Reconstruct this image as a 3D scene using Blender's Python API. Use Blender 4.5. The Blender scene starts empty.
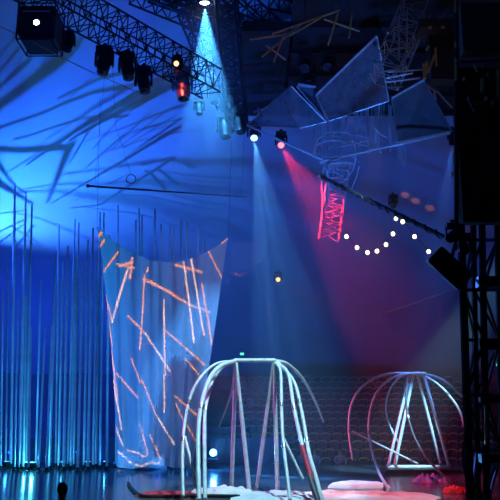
import bpy, bmesh, math, random
from mathutils import Vector, Matrix, Quaternion
random.seed(7)
sc = bpy.context.scene
COL = sc.collection
PI = math.pi

# ------------------------------------------------------------------ camera
F = 750.0
TH = math.atan(160.0 / F)
CAM = Vector((0, 0, 2.55))
cd = bpy.data.cameras.new('camera')
cam = bpy.data.objects.new('camera', cd)
COL.objects.link(cam)
cam.location = CAM
cam.rotation_euler = (PI / 2 + TH, 0, 0)
cd.sensor_width = 36
cd.lens = 36 * F / 500
cd.clip_end = 300
sc.camera = cam


def ray(px, py):
    u = (px - 250) / F
    v = (250 - py) / F
    return Vector((u, math.cos(TH) - v * math.sin(TH), math.sin(TH) + v * math.cos(TH)))


def P(px, py, Y):
    d = ray(px, py)
    return CAM + d * (Y / d.y)


def FL(px, py, z=0.0):
    """point at height z seen at a pixel"""
    d = ray(px, py)
    return CAM + d * ((z - CAM.z) / d.z)


# ------------------------------------------------------------------ materials
def nodes(m):
    m.use_nodes = True
    return m.node_tree.nodes, m.node_tree.links


def mat(name, col, rough=0.5, metal=0.0, col2=None, scale=6.0, bump=0.0, spec=0.5, detail=4):
    m = bpy.data.materials.new(name)
    n, l = nodes(m)
    b = n['Principled BSDF']
    b.inputs['Roughness'].default_value = rough
    b.inputs['Metallic'].default_value = metal
    b.inputs['Specular IOR Level'].default_value = spec
    tc = n.new('ShaderNodeTexCoord')
    nz = n.new('ShaderNodeTexNoise')
    nz.inputs['Scale'].default_value = scale
    nz.inputs['Detail'].default_value = detail
    l.new(tc.outputs['Object'], nz.inputs['Vector'])
    r = n.new('ShaderNodeValToRGB')
    c2 = col2 or tuple(c * 0.75 for c in col)
    r.color_ramp.elements[0].position = 0.35
    r.color_ramp.elements[1].position = 0.65
    r.color_ramp.elements[0].color = (*c2, 1)
    r.color_ramp.elements[1].color = (*col, 1)
    l.new(nz.outputs['Fac'], r.inputs['Fac'])
    l.new(r.outputs['Color'], b.inputs['Base Color'])
    if bump:
        bp = n.new('ShaderNodeBump')
        bp.inputs['Strength'].default_value = bump
        bp.inputs['Distance'].default_value = 0.05
        l.new(nz.outputs['Fac'], bp.inputs['Height'])
        l.new(bp.outputs['Normal'], b.inputs['Normal'])
    return m


def emis(name, col, strength):
    m = bpy.data.materials.new(name)
    n, l = nodes(m)
    b = n['Principled BSDF']
    b.inputs['Base Color'].default_value = (0.8, 0.8, 0.8, 1)
    b.inputs['Emission Color'].default_value = (*col, 1)
    b.inputs['Emission Strength'].default_value = strength
    return m


def gauze(name, col, alpha, rough=0.8):
    """fabric with holes: part of the light goes straight through"""
    m = mat(name, col, rough, 0, None, 3.0, 0.1)
    n, l = nodes(m)
    b = n['Principled BSDF']
    b.inputs['Alpha'].default_value = alpha
    return m


M = {}
M['floor'] = mat('stage_vinyl', (0.10, 0.11, 0.14), 0.16, 0, (0.075, 0.08, 0.10), 0.6, 0.02)
M['pit'] = mat('audience_concrete', (0.06, 0.06, 0.07), 0.8, 0)
M['canvas'] = mat('tent_canvas', (0.62, 0.64, 0.68), 0.75, 0, (0.54, 0.56, 0.60), 0.25, 0.15)
M['wallcloth'] = mat('tent_wall_cloth', (0.26, 0.27, 0.32), 0.85, 0, None, 0.5, 0.1)
M['black'] = mat('black_steel', (0.018, 0.018, 0.02), 0.45, 0.3, None, 9)
M['blackcloth'] = mat('black_drape', (0.012, 0.012, 0.014), 0.95, 0, None, 2)
M['hazecloth'] = mat('haze_blue_drape', (0.10, 0.14, 0.34), 0.9, 0, None, 2)  # the blue of the haze is put into this cloth's colour
M['brown'] = mat('dark_brown_board', (0.03, 0.018, 0.012), 0.6, 0, None, 3)
M['alu'] = mat('brushed_aluminium', (0.55, 0.56, 0.58), 0.35, 0.8, None, 14)
M['frame'] = mat('pale_painted_frame', (0.6, 0.62, 0.66), 0.35, 0.0, None, 14)
M['tube'] = mat('white_painted_tube', (0.74, 0.75, 0.77), 0.38, 0.0, (0.6, 0.6, 0.62), 5)
M['joint'] = mat('tube_coupler_steel', (0.5, 0.5, 0.52), 0.3, 0.9, None, 9)
M['dark_tube'] = mat('dark_wrapped_tube', (0.07, 0.06, 0.08), 0.5, 0, None, 9)
M['red_tape'] = mat('red_grip_tape', (0.6, 0.03, 0.07), 0.6, 0, None, 9)
M['pole'] = mat('satin_metal_pole', (0.66, 0.66, 0.66), 0.45, 0.1, (0.5, 0.5, 0.5), 2.5)
M['gold'] = mat('golden_bamboo', (0.55, 0.38, 0.17), 0.5, 0.0, (0.38, 0.25, 0.10), 5)
M['goldlight'] = mat('gold_lit_tube', (0.8, 0.55, 0.2), 0.35, 0.7, None, 5)  # gold light on the rig, put into a metal colour
M['sheet'] = None
M['wing'] = gauze('wing_gauze', (0.20, 0.21, 0.25), 0.62)
M['wingdark'] = gauze('dark_wing_gauze', (0.16, 0.15, 0.16), 0.85)
M['thread'] = mat('white_cord', (0.6, 0.62, 0.66), 0.7, 0, None, 20)
M['seat'] = mat('navy_seat_cloth', (0.10, 0.09, 0.14), 0.8, 0, None, 12)
M['seattrim'] = mat('yellow_seat_trim', (0.72, 0.52, 0.16), 0.6, 0, (0.6, 0.42, 0.12), 12)
M['redcloth'] = mat('red_cloth', (0.62, 0.05, 0.05), 0.8, 0, (0.42, 0.03, 0.04), 8, 0.2)
M['matwhite'] = mat('white_mat_cloth', (0.78, 0.78, 0.80), 0.75, 0, (0.6, 0.6, 0.64), 1.6, 0.5)
M['matred'] = mat('red_white_mat_cloth', (0.80, 0.74, 0.76), 0.75, 0, (0.66, 0.10, 0.12), 0.55, 0.4)
M['bluecloth'] = mat('blue_cloth', (0.25, 0.45, 0.62), 0.8, 0, (0.15, 0.3, 0.45), 6, 0.3)
M['skin'] = mat('skin', (0.62, 0.42, 0.33), 0.55, 0, (0.58, 0.38, 0.3), 20)
M['hair'] = mat('dark_hair', (0.03, 0.022, 0.018), 0.6, 0, None, 40)
M['shirt'] = mat('grey_lilac_shirt', (0.42, 0.40, 0.52), 0.85, 0, None, 9)
M['jacket'] = mat('dark_jacket', (0.03, 0.03, 0.04), 0.8, 0, None, 9)
M['trouser'] = mat('dark_trousers', (0.05, 0.05, 0.08), 0.85, 0, None, 9)
M['rope'] = mat('orange_rope', (0.85, 0.30, 0.10), 0.7, 0, None, 30)
M['riser'] = mat('terrace_concrete', (0.07, 0.065, 0.08), 0.9, 0, None, 3)
M['lens_white'] = emis('lit_lens_white', (0.85, 0.95, 1.0), 14)
M['lens_cyan'] = emis('lit_lens_cyan', (0.35, 0.75, 1.0), 2.6)
M['lens_red'] = emis('lit_lens_red', (1.0, 0.12, 0.09), 3)
M['lens_amber'] = emis('lit_lens_amber', (1.0, 0.42, 0.12), 2.6)
M['lens_dark'] = mat('dark_lens_glass', (0.02, 0.025, 0.05), 0.08, 0, None, 3)
M['bulb'] = emis('warm_bulb', (1.0, 0.72, 0.42), 6)
M['exit'] = emis('green_sign_face', (0.1, 1.0, 0.45), 1.6)
M['uplens'] = emis('blue_uplight_lens', (0.04, 0.4, 1.0), 1.6)


# ------------------------------------------------------------------ mesh builder
class MB:
    def __init__(s):
        s.v = []
        s.f = []

    def tube(s, pts, r, seg=8, cap=True):
        pts = [Vector(p) for p in pts]
        n = len(pts)
        rr = r if isinstance(r, (list, tuple)) else [r] * n
        base = len(s.v)
        up = None
        for i, p in enumerate(pts):
            d = (pts[min(i + 1, n - 1)] - pts[max(i - 1, 0)]).normalized()
            if up is None:
                a = Vector((0, 0, 1)) if abs(d.z) < 0.9 else Vector((1, 0, 0))
                up = (a - d * a.dot(d)).normalized()
            else:
                up = (up - d * up.dot(d)).normalized()
            w = d.cross(up)
            for k in range(seg):
                t = 2 * PI * k / seg
                s.v.append(p + (up * math.cos(t) + w * math.sin(t)) * rr[i])
        for i in range(n - 1):
            for k in range(seg):
                a = base + i * seg + k
                b = base + i * seg + (k + 1) % seg
                s.f.append((a, b, b + seg, a + seg))
        if cap:
            s.f.append(tuple(base + k for k in reversed(range(seg))))
            s.f.append(tuple(base + (n - 1) * seg + k for k in range(seg)))
        return s

    def box(s, c, size, rot=None):
        c = Vector(c)
        b = len(s.v)
        R = rot or Matrix.Identity(3)
        for x in (-.5, .5):
            for y in (-.5, .5):
                for z in (-.5, .5):
                    s.v.append(c + R @ Vector((x * size[0], y * size[1], z * size[2])))
        for q in ((0, 1, 3, 2), (4, 6, 7, 5), (0, 4, 5, 1), (2, 3, 7, 6), (0, 2, 6, 4), (1, 5, 7, 3)):
            s.f.append(tuple(b + i for i in q))
        return s

    def lathe(s, prof, M4, seg=16):
        """prof = [(r, z)]; M4 places it"""
        b = len(s.v)
        for r, z in prof:
            for k in range(seg):
                t = 2 * PI * k / seg
                s.v.append(M4 @ Vector((r * math.cos(t), r * math.sin(t), z)))
        for i in range(len(prof) - 1):
            for k in range(seg):
                a = b + i * seg + k
                c = b + i * seg + (k + 1) % seg
                s.f.append((a, c, c + seg, a + seg))
        s.f.append(tuple(b + k for k in reversed(range(seg))))
        s.f.append(tuple(b + (len(prof) - 1) * seg + k for k in range(seg)))
        return s

    def sheet(s, rows):
        b = len(s.v)
        n = len(rows[0])
        for r in rows:
            s.v.extend(Vector(p) for p in r)
        for i in range(len(rows) - 1):
            for k in range(n - 1):
                a = b + i * n + k
                s.f.append((a, a + 1, a + n + 1, a + n))
        return s

    def plate(s, pts, th):
        """polygon with thickness"""
        pts = [Vector(p) for p in pts]
        nrm = Vector((0, 0, 0))
        for i in range(len(pts)):
            nrm += (pts[i] - pts[0]).cross(pts[(i + 1) % len(pts)] - pts[0])
        nrm.normalize()
        b = len(s.v)
        n = len(pts)
        for p in pts:
            s.v.append(p - nrm * th / 2)
        for p in pts:
            s.v.append(p + nrm * th / 2)
        s.f.append(tuple(b + i for i in reversed(range(n))))
        s.f.append(tuple(b + n + i for i in range(n)))
        for i in range(n):
            j = (i + 1) % n
            s.f.append((b + i, b + j, b + n + j, b + n + i))
        return s

    def build(s, name, m, parent=None, smooth=True, loc=None):
        me = bpy.data.meshes.new(name)
        off = Vector(loc) if loc is not None else (parent_origin(parent) if parent else Vector((0, 0, 0)))
        me.from_pydata([tuple(v - off) for v in s.v], [], s.f)
        me.update()
        bm = bmesh.new()
        bm.from_mesh(me)
        bmesh.ops.recalc_face_normals(bm, faces=bm.faces)
        bm.to_mesh(me)
        bm.free()
        if smooth:
            for p in me.polygons:
                p.use_smooth = True
            try:
                me.set_sharp_from_angle(angle=0.7)
            except Exception:
                pass
        me.materials.append(m)
        o = bpy.data.objects.new(name, me)
        COL.objects.link(o)
        if parent:
            o.parent = parent
        elif loc is not None:
            o.location = loc
        return o


def parent_origin(o):
    v = Vector((0, 0, 0))
    while o:
        v += o.location
        o = o.parent
    return v


def tag(o, label=None, cat=None, group=None, kind=None):
    if label:
        o['label'] = label
    if cat:
        o['category'] = cat
    if group:
        o['group'] = group
    if kind:
        o['kind'] = kind
    return o


def thing(name, label, cat, loc=(0, 0, 0), group=None):
    o = bpy.data.objects.new(name, None)
    COL.objects.link(o)
    o.location = loc
    o.empty_display_size = 0.2
    return tag(o, label, cat, group)


def struct(o):
    o['kind'] = 'structure'
    return o


def copy_tree(o, parent=None):
    c = o.copy()
    COL.objects.link(c)
    if parent:
        c.parent = parent
    for ch in list(o.children):
        copy_tree(ch, c)
    return c


def look(d):
    """rotation whose -Z is d"""
    return Vector(d).to_track_quat('-Z', 'Y')


def spot(name, loc, target, power, col, deg, blend=0.3, radius=0.05):
    l = bpy.data.lights.new(name, 'SPOT')
    l.energy = power
    l.color = col
    l.spot_size = math.radians(deg)
    l.spot_blend = blend
    l.shadow_soft_size = radius
    o = bpy.data.objects.new(name, l)
    o.location = loc
    o.rotation_euler = look(Vector(target) - Vector(loc)).to_euler()
    COL.objects.link(o)
    return o


def point(name, loc, power, col, radius=0.1):
    l = bpy.data.lights.new(name, 'POINT')
    l.energy = power
    l.color = col
    l.shadow_soft_size = radius
    o = bpy.data.objects.new(name, l)
    o.location = loc
    COL.objects.link(o)
    return o


def area(name, loc, target, power, col, sx, sy):
    l = bpy.data.lights.new(name, 'AREA')
    l.shape = 'RECTANGLE'
    l.size = sx
    l.size_y = sy
    l.energy = power
    l.color = col
    o = bpy.data.objects.new(name, l)
    o.location = loc
    o.rotation_euler = look(Vector(target) - Vector(loc)).to_euler()
    COL.objects.link(o)
    return o


def smooth_path(pts, n=6):
    """Catmull-Rom through the points"""
    pts = [Vector(p) for p in pts]
    if len(pts) < 3:
        return pts
    q = [pts[0] * 2 - pts[1]] + pts + [pts[-1] * 2 - pts[-2]]
    out = []
    for i in range(1, len(q) - 2):
        for k in range(n):
            t = k / n
            a, b, c, d = q[i - 1], q[i], q[i + 1], q[i + 2]
            out.append(0.5 * ((2 * b) + (c - a) * t + (2 * a - 5 * b + 4 * c - d) * t * t + (3 * b - a - 3 * c + d) * t ** 3))
    out.append(pts[-1])
    return out


# ------------------------------------------------------------------ the tent shell
TC = Vector((4, 16, 0))
TR = 40.0
WALL_Z = 5.0


def tent_z(r):
    """height of the canvas at radius r from the tent's middle"""
    t = (TR - r) / TR
    return WALL_Z + 27.2 * t - 2.2 * math.sin(PI * min(1, max(0, t))) * 0.6


def canvas_pt(px, py):
    d = ray(px, py)
    lo = None
    s = 10.0
    while s < 90:
        p = CAM + d * s
        r = math.hypot(p.x - TC.x, p.y - TC.y)
        if r > TR or p.z > tent_z(r):
            return p
        s += 0.05
    return CAM + d * 60


mb = MB()
rows = []
radii = [2.5, 5, 8, 11, 14, 17, 20, 23, 26, 29, 32, 35, 38, 40]
NSEG = 128
for r in radii:
    row = []
    for k in range(NSEG + 1):
        a = 2 * PI * k / NSEG
        sag = 0.10 * math.cos(a * 32) * (r / TR)
        row.append((TC.x + r * math.cos(a), TC.y + r * math.sin(a), tent_z(r) + sag))
    rows.append(row)
mb.sheet(rows)
o = struct(mb.build('ceiling', M['canvas']))
mb = MB()
rows = []
for z in (-0.9, 1.5, 3.5, WALL_Z + 0.12):
    rows.append([(TC.x + TR * math.cos(2 * PI * k / NSEG), TC.y + TR * math.sin(2 * PI * k / NSEG), z) for k in range(NSEG + 1)])
mb.sheet(rows)
struct(mb.build('wall_round', M['wallcloth']))

# audience ground, stage floor
mb = MB()
mb.lathe([(TR + 0.3, -1.0), (TR + 0.3, -0.8)], Matrix.Translation(TC), 64)
struct(mb.build('floor', M['pit'], smooth=False))
mb = MB()
pts = []
for k in range(40):                                     # thrust stage: a broad rounded shape
    a = 2 * PI * k / 40
    pts.append((-3 + 19.5 * math.copysign(abs(math.cos(a)) ** 0.7, math.cos(a)), 28.2 + 9.3 * math.copysign(abs(math.sin(a)) ** 0.7, math.sin(a)), -0.4))
mb.plate([Vector(p) for p in pts], 0.8)
struct(mb.build('floor_stage', M['floor'], smooth=False))
# dark cloth masking low at the back of the stage, left
mb = MB()
NB = 60
rows = []
for zz in (0.0, 0.6, 1.2):
    row = []
    for k in range(NB + 1):
        px = -10 + 300 * k / NB
        p = P(px, 440, 38.0)
        row.append((p.x, 38.0 + 0.08 * math.sin(k * 1.9), zz))
    rows.append(row)
mb.sheet(rows)
rows2 = [[(p[0], p[1] + 0.12, p[2]) for p in r] for r in rows]
mb.sheet(rows2)
mb.sheet([rows[-1], rows2[-1]])
struct(mb.build('trim_masking', M['hazecloth']))

# seating terraces
NROW = 13
for i in range(NROW):
    pass
mb = MB()
for i in range(NROW):
    y0 = 38.6 + 1.0 * i
    zt = -0.7 + 0.38 * i
    mb.box((8, y0 + 0.5 + (0 if i < NROW - 1 else 0.5), (zt - 0.8) / 2), (30, 1.0 if i < NROW - 1 else 2.0, zt + 0.8))
struct(mb.build('floor_terrace', M['riser'], smooth=False))

# ------------------------------------------------------------------ audience seats
ORD = ['first', 'second', 'third', 'fourth', 'fifth', 'sixth', 'seventh', 'eighth', 'ninth', 'tenth', 'eleventh', 'twelfth', 'thirteenth',
       'fourteenth', 'fifteenth', 'sixteenth', 'seventeenth', 'eighteenth', 'nineteenth', 'twentieth', 'twenty-first', 'twenty-second', 'twenty-third',
       'twenty-fourth', 'twenty-fifth', 'twenty-sixth', 'twenty-seventh', 'twenty-eighth', 'twenty-ninth', 'thirtieth'] + ['thirty-' + q for q in (
           'first', 'second', 'third', 'fourth', 'fifth', 'sixth', 'seventh', 'eighth', 'ninth')] + ['fortieth'] + ['forty-' + q for q in (
               'first', 'second', 'third', 'fourth', 'fifth', 'sixth', 'seventh', 'eighth', 'ninth')] + ['fiftieth'] + ['fifty-' + q for q in (
                   'first', 'second', 'third', 'fourth', 'fifth', 'sixth', 'seventh', 'eighth', 'ninth')]


def make_seat():
    t = thing('theatre_seat', 'seat', 'seat', (0, 0, 0), 'audience seats on the far stand')
    # faces -Y (to the stage)
    b = MB()
    rows = []
    for j, z in enumerate((0.44, 0.6, 0.74, 0.84)):
        w = (0.24, 0.25, 0.24, 0.20)[j]
        rows.append([(x * w, 0.34 + 0.05 * j / 3 + 0.05 * (1 - x * x), z) for x in (-1, -.5, 0, .5, 1)])
    b.sheet(rows)
    bk = [[(p[0], p[1] + 0.05, p[2]) for p in r] for r in rows]
    b.sheet(bk)
    for rr, kk in ((rows, bk),):
        b.sheet([rr[0], kk[0]])
        b.sheet([[r[0] for r in rr], [r[0] for r in kk]])
        b.sheet([[r[-1] for r in rr], [r[-1] for r in kk]])
    b.build('backrest', M['seat'], t)
    b = MB()
    tp = smooth_path([(-0.24, 0.42, 0.74), (-0.2, 0.43, 0.84), (0, 0.46, 0.87), (0.2, 0.43, 0.84), (0.24, 0.42, 0.74)], 3)
    b.tube(tp, 0.04, 6)
    b.build('top_trim', M['seattrim'], t)
    b = MB()
    b.box((0, 0.16, 0.43), (0.47, 0.42, 0.09))
    b.build('seat_pan', M['seat'], t, smooth=False)
    b = MB()
    b.box((0, 0.25, 0.19), (0.08, 0.12, 0.38))
    b.box((0, 0.25, 0.01), (0.3, 0.3, 0.02))
    b.build('pedestal', M['black'], t, smooth=False)
    return t


seat0 = make_seat()
first = True
SEATX = [-0.6 + 0.635 * k for k in range(23)]
for i in range(NROW):
    for k, x in enumerate(SEATX):
        s = seat0 if first else copy_tree(seat0)
        first = False
        s.location = (x + (0.3 if i % 2 else 0), 38.85 + 1.0 * i, -0.7 + 0.38 * i)
        s['label'] = 'yellow-topped audience seat, %s from left, %s row up on far stand' % (ORD[k], ORD[i])

# two red bundles left on seats
for (px, py, row, lab) in ((443, 434, 3, 'red rounded jacket bundle on a seat seen through right swing frame'),
                           (449, 409, 7, 'small red bundle on a higher seat behind the right swing')):
    zt = -0.7 + 0.38 * row
    x = P(px, py, 38.9 + row).x
    x = min(SEATX, key=lambda q: abs(q + (0.3 if row % 2 else 0) - x)) + (0.3 if row % 2 else 0)
    q = MB()
    c = Vector((x, 38.93 + row, zt + 0.48))
    w = 0.30 if row == 3 else 0.2
    q.lathe([(w * 1.0, 0), (w * 0.98, 0.10), (w * 0.85, 0.22), (w * 0.5, 0.31), (0.04, 0.34)], Matrix.Translation(c) @ Matrix.Diagonal((1, 0.6, 1, 1)), 14)
    tag(q.build('red_bundle', M['redcloth'], loc=c), lab, 'jacket')

# ------------------------------------------------------------------ people
def skin_mesh(name, pts, edges, m, parent, root=0):
    me = bpy.data.meshes.new(name)
    me.from_pydata([tuple(p[0]) for p in pts], edges, [])
    o = bpy.data.objects.new(name, me)
    COL.objects.link(o)
    o.parent = parent
    o.modifiers.new('skin', 'SKIN')
    if not me.skin_vertices:
        bpy.context.view_layer.update()
    lay = me.skin_vertices[0].data
    for i, p in enumerate(pts):
        r = p[1]
        lay[i].radius = r if isinstance(r, tuple) else (r, r)
        lay[i].use_root = (i == root)
    sub = o.modifiers.new('subsurf', 'SUBSURF')
    sub.levels = 1
    sub.render_levels = 2
    me.materials.append(m)
    return o


def seated_person(loc, rz, label, shirt, seat_h=0.46, hair=True, lean=0.0, group=None):
    t = thing('person', label, 'person', loc, group)
    t.rotation_euler = (0, 0, rz)
    h = seat_h
    L = lean
    # faces -Y
    B = [((0, 0, h + 0.09), (0.13, 0.10)), ((0, -L * .4, h + 0.28), (0.13, 0.10)), ((0, -L, h + 0.50), (0.15, 0.10)), ((0, -L, h + 0.60), 0.055),
         ((0, -L - 0.02, h + 0.70), (0.075, 0.085)), ((0, -L - 0.02, h + 0.82), (0.078, 0.092)), ((0, -L - 0.01, h + 0.90), (0.045, 0.05)),
         ((-0.20, -L, h + 0.50), 0.058), ((-0.27, -L - 0.08, h + 0.26), 0.045), ((-0.20, -L - 0.32, h + 0.20), 0.034), ((-0.15, -L - 0.40, h + 0.19), 0.03),
         ((0.20, -L, h + 0.50), 0.058), ((0.27, -L - 0.08, h + 0.26), 0.045), ((0.20, -L - 0.32, h + 0.20), 0.034), ((0.15, -L - 0.40, h + 0.19), 0.03),
         ((-0.09, -0.05, h + 0.08), 0.09), ((-0.12, -0.44, h + 0.06), 0.06), ((-0.12, -0.42, 0.10), 0.04), ((-0.12, -0.56, 0.04), 0.035),
         ((0.09, -0.05, h + 0.08), 0.09), ((0.12, -0.44, h + 0.06), 0.06), ((0.12, -0.42, 0.10), 0.04), ((0.12, -0.56, 0.04), 0.035),
         ((0, -L - 0.115, h + 0.755), 0.014), ((-0.085, -L, h + 0.76), 0.018), ((0.085, -L, h + 0.76), 0.018)]
    E = [(0, 1), (1, 2), (2, 3), (3, 4), (4, 5), (5, 6), (2, 7), (7, 8), (8, 9), (9, 10), (2, 11), (11, 12), (12, 13), (13, 14),
         (0, 15), (15, 16), (16, 17), (17, 18), (0, 19), (19, 20), (20, 21), (21, 22), (4, 23), (4, 24), (4, 25)]
    skin_mesh('body', B, E, M['skin'], t)

    def grow(idx, edges, d):
        mp = {q: i for i, q in enumerate(idx)}
        out = []
        for q in idx:
            r = B[q][1]
            out.append((B[q][0], tuple(c + d for c in r) if isinstance(r, tuple) else r + d))
        return out, [(mp[a], mp[b]) for a, b in edges]
    p, e = grow([0, 1, 2, 7, 8, 9, 11, 12, 13], [(0, 1), (1, 2), (2, 7), (7, 8), (8, 9), (2, 11), (11, 12), (12, 13)], 0.016)
    skin_mesh('shirt', p, e, shirt, t)
    p, e = grow([0, 15, 16, 17, 19, 20, 21], [(0, 15), (15, 16), (16, 17), (0, 19), (19, 20), (20, 21)], 0.018)
    skin_mesh('trousers', p, e, M['trouser'], t)
    if hair:
        q = MB()
        mt = Matrix.Translation(Vector(loc) + Vector((0, -L + 0.005, h + 0.79)))
        q.lathe([(0.088, -0.06), (0.104, 0.0), (0.10, 0.06), (0.07, 0.12), (0.02, 0.145)], mt @ Matrix.Rotation(-0.45, 4, 'X'), 14)
        q.build('hair', M['hair'], t)
    return t


for (k, side, sh) in ((3, 'leftmost of four', 'shirt'), (5, 'second of four', 'shirt'), (6, 'third of four', 'shirt'), (8, 'rightmost of four', 'shirt')):
    s0 = SEATX[k]
    seated_person((s0, 38.6, -0.7), 0.1 * math.sin(k), 'lilac-shirted spectator in the far stand\'s front row, ' + side, M[sh], 0.475, group='spectators in the front row of the far stand')

# ------------------------------------------------------------------ haze
def haze(name, HC, HR, dens, inner, label):
    mb = MB()
    mb.lathe([(math.cos(t) if abs(t) < 1.57 else .01, math.sin(t)) for t in [-PI / 2 + PI * k / 14 for k in range(15)]], Matrix.Translation(HC) @ Matrix.Diagonal((*HR, 1)), 28)
    hz = mb.build(name, M['black'], loc=HC)
    hm = bpy.data.materials.new('haze')
    n, l = nodes(hm)
    n.remove(n['Principled BSDF'])
    vs = n.new('ShaderNodeVolumeScatter')
    vs.inputs['Color'].default_value = (0.95, 0.97, 1, 1)
    tcx = n.new('ShaderNodeTexCoord')
    mpx = n.new('ShaderNodeVectorMath')
    mpx.operation = 'DIVIDE'
    mpx.inputs[1].default_value = HR
    l.new(tcx.outputs['Object'], mpx.inputs[0])
    lnx = n.new('ShaderNodeVectorMath')
    lnx.operation = 'LENGTH'
    l.new(mpx.outputs[0], lnx.inputs[0])
    mrx = n.new('ShaderNodeMapRange')
    mrx.interpolation_type = 'SMOOTHSTEP'
    mrx.inputs['From Min'].default_value = 1.0
    mrx.inputs['From Max'].default_value = inner
    mrx.inputs['To Min'].default_value = 0.0
    mrx.inputs['To Max'].default_value = dens
    l.new(lnx.outputs['Value'], mrx.inputs['Value'])
    l.new(mrx.outputs[0], vs.inputs['Density'])
    l.new(vs.outputs[0], n['Material Output'].inputs['Volume'])
    hz.data.materials.clear()
    hz.data.materials.append(hm)
    tag(hz, label, 'haze', kind='stuff')


haze('stage_haze', Vector((3.0, 30.5, 8.0)), (9.5, 8.5, 13.5), 0.0125, .45, 'thin smoke haze hanging in the tent over the stage')
haze('stage_haze', P(211, 75, 28.2), (2.6, 3.0, 4.6), 0.07, .2, 'denser smoke added around the cyan beam to make it show')  # extra smoke added so the cyan beam stands out

# ------------------------------------------------------------------ pole forest
def forest_pole(px, bot, top, Y, r=0.055, lab=None):
    b = P(px[0], bot, Y)
    b.z = 0.0
    tpt = P(px[1], top, Y)
    q = MB()
    n = 5
    q.tube([b.lerp(tpt, k / n) for k in range(n + 1)], [r] * n + [r * 0.7], 8)
    root = thing('forest_pole', lab, 'pole', b, 'forest of slim upright poles at the stage back')
    q.build('shaft', M['pole'], root)
    q = MB()
    q.lathe([(r * 2.6, 0), (r * 2.6, 0.03), (r * 1.5, 0.05), (r * 1.5, 0.16)], Matrix.Translation(b), 10)
    q.build('foot', M['black'], root)
    return root


POLES = [  # bottom px, top px, top y, depth, radius
    (1, 3, 292, 34.2, .05), (6, 8, 268, 35.0, .045), (11, 15, 183, 35.4, .07), (15, 18, 300, 33.6, .045), (20, 26, 192, 35.4, .065), (19, 22, 318, 33.4, .05), (23.5, 26, 296, 33.7, .06),
    (26, 32, 204, 35.4, .06), (29, 31, 326, 33.2, .05), (36, 41, 280, 35.0, .045), (39, 45, 328, 33.3, .05), (47, 52, 326, 33.2, .055), (50, 56, 252, 34.0, .06), (56, 59, 224, 35.8, .05),
    (59, 63, 262, 34.4, .055), (64, 68, 246, 33.6, .06), (68, 75, 219, 35.6, .05), (71, 76, 255, 34.2, .055), (74, 79, 223, 35.2, .05), (78, 83, 262, 33.3, .06), (84, 88, 240, 34.6, .055),
    (88, 93, 228, 33.8, .065), (93, 97, 250, 34.8, .05), (96, 100, 212, 35.4, .06), (100, 104, 213, 34.4, .05), (107, 109, 235, 33.9, .06),
    (116, 118, 205, 35.6, .05), (134, 136, 220, 35.4, .05), (138, 139, 208, 35.6, .06), (141, 142, 215, 35.1, .05), (154, 155, 209, 35.4, .06), (160, 161, 224, 35.0, .05), (169, 170, 224, 35.5, .05),
    (173, 173.5, 226, 35.2, .05), (181, 181, 220, 35.4, .05), (187, 187, 222, 35.0, .055), (199, 198.5, 222, 35.6, .05), (206, 205, 238, 35.2, .045)]
for i, (bx, tx, ty, Y, r) in enumerate(POLES):
    if bx < 112:
        lab = 'slim upright metal pole, %s from the left in the pole forest' % ORD[i]
    else:
        lab = 'slim pole rising behind the hanging sheet, %s from the left there' % ORD[i - 26]
    forest_pole((bx, tx), 462, ty, Y, r, lab)

# ------------------------------------------------------------------ unseen uplight, with rods added to cast shadow streaks on the canvas
LUP = Vector((-15.0, 36.5, 8.5))
streaks = [  # x0,y0,w0, x1,y1,w1, t
    (-8, 112, 9, 78, 42, 13, .12), (-4, 92, 4, 32, 56, 4, .18), (-2, 72, 3, 24, 44, 3, .18), (2, 52, 2.5, 22, 28, 3, .2),
    (60, 95, 2.0, 132, 70, 3.2, .24), (-4, 128, 2.6, 128, 84, 3.5, .22), (15, 136, 2.0, 132, 112, 2.8, .26), (-5, 149, 6, 70, 149, 7, .15),
    (47, 203, 2.5, 69, 146, 9, .13), (68, 165, 1.8, 95, 120, 2.4, .28), (88, 166, 2.0, 128, 131, 3, .26), (95, 147, 1.6, 122, 116, 2, .3),
    (52, 203, 2.0, 178, 128, 7, .2), (75, 200, 1.4, 132, 172, 1.8, .3), (70, 208, 1.6, 103, 203, 2.6, .27), (103, 203, 2.4, 132, 184, 3, .27), (132, 184, 3, 170, 160, 3.5, .27),
    (113, 149, 1.8, 150, 112, 2.4, .28), (121, 146, 1.8, 166, 111, 2.2, .28), (128, 145, 1.6, 174, 116, 2, .28), (132, 152, 2, 182, 118, 3.4, .28),
    (140, 166, 2, 170, 158, 3, .26), (170, 158, 3, 198, 166, 3, .26), (145, 170, 1.8, 166, 190, 2.4, .28), (156, 169, 1.8, 180, 186, 2.4, .28),
    (-4, 158, 6, 16, 184, 2, .16), (16, 184, 2, 27, 193, 2, .22), (-4, 178, 8, 33, 204, 2.4, .16), (-4, 213, 2.2, 26, 210, 2.2, .24), (-4, 233, 3.5, 26, 219, 2, .22), (-4, 245, 2.2, 23, 225, 1.8, .26), (13, 250, 2.4, 33, 226, 2.4, .26),
    (215, 216, 2, 244, 236, 4, .24), (225, 228, 2, 246, 246, 3, .24)]
stem = LUP + Vector((-0.1, 0.1, -1.0))
root = thing('shadow_rod_helper', 'unseen rods added around the canvas lamp to cast a fan of shadows', 'grille', stem)
q = MB()
q.tube([stem, stem + Vector((0, 0, .3)), stem + Vector((0.0, 0.02, .55))], [.04, .035, .02], 8)
q.build('stem', M['black'], root)
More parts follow.
